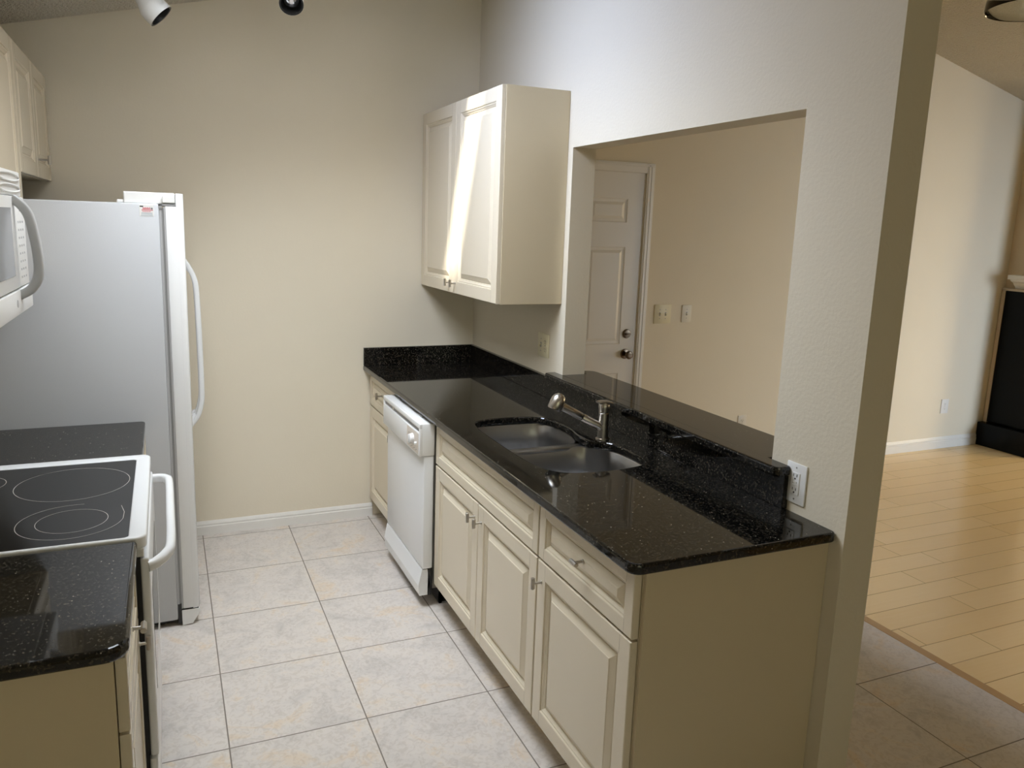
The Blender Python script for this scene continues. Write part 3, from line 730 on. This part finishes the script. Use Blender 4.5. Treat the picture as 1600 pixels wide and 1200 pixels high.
b = BM(); bx(b, -1.715, -1.648, fy0+.001, fy0+.05, 1.763, 1.769, .001); bx(b, -1.715, -1.702, fy0+.001, fy0+.02, 1.752, 1.769); link('hinge', b, M_grey, t)
b = BM(); prism_xz(b, [(-1.696, .070), (-1.626, .070), (-1.626, .052), (-1.655, .006), (-1.696, .002)], fy0+.002, fy0+.022)
bx(b, -1.70, -1.66, fy0+.022, fy1-.01, .012, .066, .003)
link('kick_grille', b, M_whitep, t)
b = BM(); bx(b, -1.712, -1.697, fy0+.003, fy1-.003, .012, .10); bx(b, -1.697, -1.630, fy0+.006, fy0+.05, .068, .074); bx(b, -2.40, -1.73, fy0+.03, fy1-.03, .010, .030)
cyl(b, (-1.78, fy0+.06, 0), (-1.78, fy0+.06, .03), .02, n=12); cyl(b, (-2.36, fy0+.06, 0), (-2.36, fy0+.06, .03), .02, n=12); cyl(b, (-1.78, fy1-.06, 0), (-1.78, fy1-.06, .03), .02, n=12); cyl(b, (-2.36, fy1-.06, 0), (-2.36, fy1-.06, .03), .02, n=12)
link('rollers', b, M_blackp, t)
# service sticker
sxa, sxb, sza, szb = -1.782, -1.732, 1.721, 1.767-.002
b = BM(); ys_ = fy0-.0004; bx(b, sxa, sxb, ys_, fy0, sza, szb)
st = link('service_sticker', b, M_whitep, t)
b = BM(); H_ = szb-sza; W_ = sxb-sxa
def strip(u0, u1, v0, v1, mi): bx(b, sxa+W_*u0, sxa+W_*u1, ys_-.0003, ys_, szb-H_*v1, szb-H_*v0, mi=mi)
strip(.04, .28, .10, .20, 2)
for i in range(7): strip(.24+.075*i, .295+.075*i, .26 if i % 2 else .22, .40, 0)
for i in range(3): strip(.80+.05*i, .835+.05*i, .24, .40, 2)
strip(.15, .96, .43, .49, 0)
for i in range(9): strip(.20+.068*i, .245+.068*i, .55, .62, 0)
for i in range(10): strip(.14+.078*i, .195+.078*i, .69, .76, 1)
for i in range(12): strip(.12+.068*i, .17+.068*i, .82, .86, 1)
for i in range(11): strip(.10+.078*i, .155+.078*i, .91, .95, 1)
link('sticker_print', b, [M_red, M_blue, M_blackp], st)

# ---- range
ry0, ry1 = -2.282, -1.520
t = thing('kitchen_range', 'white freestanding electric range with black glass cooktop', 'stove', (-2.1, -1.9, 0))
b = BM(); bx(b, XL+.012, -1.842, ry0+.004, ry1-.004, .04, .895, .003); bx(b, -1.842, -1.792, ry0+.03, ry1-.03, .08, .86); bx(b, XL+.06, -1.88, ry0+.03, ry1-.03, .0, .04); link('body', b, M_blackp, t, True)  # black body colour stands in for shade in the side gap
b = BM()
# cooktop frame: rounded outline ring
fo = round_poly([(XL+.09, ry1), (XL+.09, ry0), (-1.774, ry0), (-1.774, ry1)], [.02, .02, .030, .030], 6)
fi = round_poly([(XL+.12, ry1-.052), (XL+.12, ry0+.014), (-1.818, ry0+.014), (-1.818, ry1-.052)], [.012]*4, 6)
slab(b, fo, .885, .9200, .006, 4, fi)
link('cooktop_frame', b, M_white, t, True)
b = BM(); slab(b, round_poly([(XL+.118, ry1-.050), (XL+.118, ry0+.0125), (-1.816, ry0+.0125), (-1.816, ry1-.050)], [.012]*4, 6), .895, .9176, 0)
gl = link('glass_cooktop', b, M_glassb, t)
def ring(cx, cy, r, w_=.0016, a0=0, a1=2*PI, n=72):
    b = BM(); z = .9180; prev = None
    for k in range(n+1):
        a_ = a0+(a1-a0)*k/n
        p = [b.verts.new((cx+(r+q)*math.cos(a_), cy+(r+q)*math.sin(a_), z)) for q in (-w_/2, w_/2)]
        if prev: b.faces.new([prev[0], prev[1], p[1], p[0]])
        prev = p
    return b
def hook(cx, cy):
    b = ring(cx, cy, .128, a0=math.radians(80), a1=math.radians(352))
    z = .9180; pts = [Vector((cx+.128*math.cos(math.radians(a_)), cy+.128*math.sin(math.radians(a_)), z)) for a_ in (346, 352)]+[Vector((cx+.1275, cy+.03, z)), Vector((cx+.118, cy+.085, z))]
    for p, q in zip(pts, pts[1:]):
        n_ = (q-p).normalized().cross(Vector((0, 0, 1)))*.0008
        b.faces.new([b.verts.new(v) for v in (p-n_, p+n_, q+n_, q-n_)])
    return b
link('burner_ring', ring(-1.985, -1.778, .155), M_ring, gl)
link('burner_ring', ring(-1.958, -2.103, .086), M_ring, gl)
link('burner_ring', hook(-1.961, -2.103), M_ring, gl)
link('burner_ring', ring(-2.248, -1.713, .078), M_ring, gl)
link('burner_ring', ring(-2.238, -2.07, .10), M_ring, gl)
b = BM(); bx(b, -1.792, -1.771, ry0+.006, ry1-.006, .290, .860, .006, 3); dr = link('oven_door', b, M_white, t, True)
b = BM(); bx(b, -1.7715, -1.7700, ry0+.12, ry1-.12, .42, .72, .0005); link('oven_window', b, M_glassb, dr)
b = BM(); bx(b, -1.842, -1.782, ry0+.004, ry1-.004, .864, .888, .003); link('vent_strip', b, M_whitep, t)
b = BM(); bx(b, -1.795, -1.774, ry0+.006, ry1-.006, .075, .283, .006, 3); link('storage_drawer', b, M_white, t, True)
b = BM(); z = .838
pts = smooth_path([(-1.775, ry0+.012, z-.004), (-1.757, ry0+.022, z-.002), (-1.732, ry0+.065, z), (-1.719, ry0+.13, z+.002), (-1.718, (ry0+ry1)/2, z+.003), (-1.719, ry1-.10, z+.002), (-1.727, ry1-.045, z), (-1.745, ry1-.020, z-.002), (-1.775, ry1-.012, z-.004)], 5)
sweep(b, pts, rrect(.030, .024, .010, 4), (0, 0, 1))
link('door_handle', b, M_white, dr, True)
b = BM(); bx(b, XL+.012, XL+.095, ry0, ry1, .88, 1.10, .012, 3); bg = link('backguard', b, M_white, t, True)
for yy in (ry0+.08, ry0+.17, ry1-.17, ry1-.08):
    b = BM(); cyl(b, (XL+.095, yy, 1.02), (XL+.115, yy, 1.02), .022, .019, 18); link('knob', b, M_whitep, bg, True)

# ---- over-the-range microwave
my0, my1, MX = -2.280, -1.522, -2.120
t = thing('microwave', 'white over-the-range microwave with a grey bow handle', 'microwave', (-2.3, -1.9, 1.43))
b = BM(); bx(b, XL+.001, MX, my0, my1, 1.432, 1.842, .003); link('body', b, M_whitep, t, True)
b = BM(); bx(b, MX, -2.088, my0, my1, 1.434, 1.502, .004, 2); tr = link('lower_trim', b, M_whitep, t, True)
b = BM(); lathe(b, (-2.088, -1.80, 1.468), (1, 0, 0), [(0, 0), (0, .011), (.0008, .011), (.0008, 0)], 20); link('emblem', b, M_mid, tr)
b = BM(); bx(b, MX, -2.092, my0, -1.700, 1.506, 1.768, .004, 2); md = link('door', b, M_whitep, t, True)
b = BM(); bx(b, -2.0925, -2.0905, my0+.06, -1.775, 1.545, 1.735, .0005); link('door_window', b, mat('microwave_window', (.33, .34, .36), .15), md)
b = BM(); bx(b, MX, -2.094, -1.697, my1, 1.506, 1.768, .004, 2); cpn = link('control_panel', b, M_whitep, t, True)
b = BM(); bx(b, -2.0945, -2.0932, -1.615, -1.555, 1.725, 1.752); link('display', b, M_grey, cpn)
b = BM()
for r_ in range(8):
    for c_ in range(3):
        bx(b, -2.0945, -2.0935, -1.655+.036*c_, -1.655+.036*c_+.018, 1.530+.023*r_, 1.530+.023*r_+.006)
link('keypad', b, M_mid, cpn)
b = BM(); bx(b, MX, -2.100, my0, my1, 1.770, 1.842, .004, 2)
for zc_ in (1.790, 1.822):
    for (ya, yb) in ((-2.25, -1.92), (-1.885, -1.55)):
        pts = [(-2.098, (ya+yb)/2+(yb-ya)/2*math.cos(2*PI*k/40), zc_+.011*math.sin(2*PI*k/40)) for k in range(40)]
        sweep(b, pts, circ(.003, 6), (1, 0, 0), closed=True)
link('vent_grille', b, M_whitep, t, True)
b = BM()
pts = smooth_path([(-2.094, -1.722, 1.762), (-2.074, -1.722, 1.745), (-2.056, -1.722, 1.715), (-2.046, -1.722, 1.66), (-2.040, -1.722, 1.60), (-2.040, -1.722, 1.555), (-2.048, -1.722, 1.525), (-2.066, -1.722, 1.500), (-2.094, -1.722, 1.484)], 5)
sweep(b, pts, rrect(.030, .026, .006, 3), (0, 1, 0)); link('handle', b, mat('grey_handle', (.43, .44, .45), .35), md, True)

# ---- left wall cabinets
UX0, UX1 = XL+.001, -2.200
wall_cab('cream two door wall cabinet above the refrigerator', UX0, UX1, -.900, -.012, 1.868, 2.345, 1, [-.456], [None, (-.415, 1.945)], (-2.34, -.45, 1.868), .058)
wall_cab('tall cream wall cabinet between the refrigerator cabinet and the microwave', UX0, UX1, -1.512, -.904, 1.50, 2.345, 1, [], [(-1.47, 1.55)], (-2.34, -1.2, 1.5), .058)
wall_cab('cream wall cabinet directly above the microwave', UX0, UX1, -2.280, -1.516, 1.868, 2.345, 1, [-1.898], [(-1.93, 1.93), (-1.866, 1.93)], (-2.34, -1.9, 1.868), .058)
wall_cab('tall cream wall cabinet above the near left counter', UX0, UX1, -2.790, -2.284, 1.377, 2.345, 1, [], [(-2.33, 1.43)], (-2.34, -2.5, 1.377), .058)

# ------------------------------------------------------------------ ceiling track light
t = thing('track_light', 'white ceiling track light with two tilting spotlight heads', 'light', (-1.48, -.76, ceil_z(-1.48)))
Mr = Matrix.Translation((-1.48, -.76, ceil_z(-1.48)-.013)) @ Matrix.Rotation(-SLOPE, 4, 'Y')
b = BM(); bx(b, -.42, .42, -.018, .018, -.012, .012, .002, M=Mr)
TRK = link('track', b, M_whitep, t)
def head(mc, axis, L_=.120, r=.054, lab=None):
    mc = Vector(mc); ax = Vector(axis).normalized(); back = mc-ax*L_
    b = BM(); lathe(b, mc, -ax, [(0.001, r*.86), (0, r), (.050, r*.98), (.058, r*.93), (.085, r*.62), (L_, r*.50), (L_+.006, r*.42), (L_+.008, 0)], 28)
    h = link('spotlight_head', b, M_whitep, t, True)
    b = BM(); lathe(b, mc, -ax, [(0, r*.99), (.001, r*.86), (.04, r*.80), (.052, r*.5), (.053, 0)], 28); link('black_baffle', b, M_blackp, h, True)
    b = BM(); lathe(b, mc, -ax, [(.022, 0), (.023, r*.45), (.030, r*.62), (.05, r*.3)], 24); link('bulb', b, M_bulb, h, True)
    zt_ = ceil_z(back.x)-.02
    b = BM(); cyl(b, (back.x, back.y, back.z), (back.x, back.y, zt_), .007, n=12); cyl(b, (back.x, back.y, back.z-.012), (back.x, back.y, back.z+.02), .014, n=14); bx(b, back.x-.03, back.x+.03, back.y-.017, back.y+.017, zt_-.03, zt_, .003)
    link('stem', b, M_whitep, h)
T1 = Vector((-1.672, -.80, 2.500)); T2 = Vector((-1.175, -.85, 2.600))
head(T1, (.62, -.06, -.62)); head(T2, (-.10, -.62, -.60), r=.050)

# ------------------------------------------------------------------ pendant glass shade over the dining area
pc = Vector((CAM['cx'], CAM['cy'], CAM['cz']))+(Vector((1.0478, .7167, .3078))+R_*(12/1211)-U_*(11/1211))*1.95
pz = pc.z
t = thing('pendant_light', 'clear glass bowl shade of a hanging light at the top right corner', 'light', (pc.x, pc.y, pz))
r = .128
b = BM(); lathe(b, pc, (0, 0, 1), [(0, r), (-.003, r*.985), (.0, r*.965), (.02, r*.955), (.06, r*.88), (.10, r*.62), (.125, r*.25), (.128, r*.20), (.131, r*.26), (.104, r*.66), (.063, r*.92), (.02, r*.99), (0, r)], 48)
link('glass_shade', b, M_glass, t, True)
b = BM(); lathe(b, pc+Vector((0, 0, .125)), (0, 0, 1), [(0, .03), (.02, .03), (.05, .018), (.055, .006), (.06, .006)], 20); cyl(b, pc+Vector((0, 0, .18)), (pc.x, pc.y, ceil_z(pc.x)-.02), .005, n=10); lathe(b, (pc.x, pc.y, ceil_z(pc.x)-.05), (0, 0, 1), [(0, 0), (0, .02), (.02, .06), (.06, .065), (.06, 0)], 24)
link('stem', b, M_nick, t, True)
b = BM(); lathe(b, pc+Vector((0, 0, .04)), (0, 0, 1), [(0, 0), (.004, .014), (.02, .027), (.04, .029), (.065, .018), (.085, .013), (.09, 0)], 20); link('bulb', b, mat('frosted_bulb', (.8, .76, .68), .4), t, True)

# ------------------------------------------------------------------ fireplace
t = thing('fireplace', 'black stone fireplace surround with raised hearth and white mantel', 'fireplace', (4.78, -.4, 0))
b = BM(); bx(b, 4.760, 4.799, -.465, -.035, .205, 1.330, .003)
link('surround', b, M_firebl, t)
b = BM(); bx(b, 4.752, 4.799, -.036, -.006, .20, 1.345, .002); bx(b, 4.752, 4.799, -.47, -.006, 1.330, 1.352, .002); link('wood_edge', b, mat('tan_edge_trim', (.55, .46, .35), .5), t)
b = BM(); bx(b, 4.69, 4.799, -.47, -.003, 0, .200, .004); link('hearth', b, M_firebl, t)
b = BM()
prism_xz(b, [(4.799, 1.352), (4.775, 1.352), (4.765, 1.37), (4.745, 1.385), (4.735, 1.40), (4.70, 1.415), (4.69, 1.43), (4.66, 1.43), (4.66, 1.465), (4.799, 1.465)], -.47, -.10)
link('mantel', b, M_trim, t)
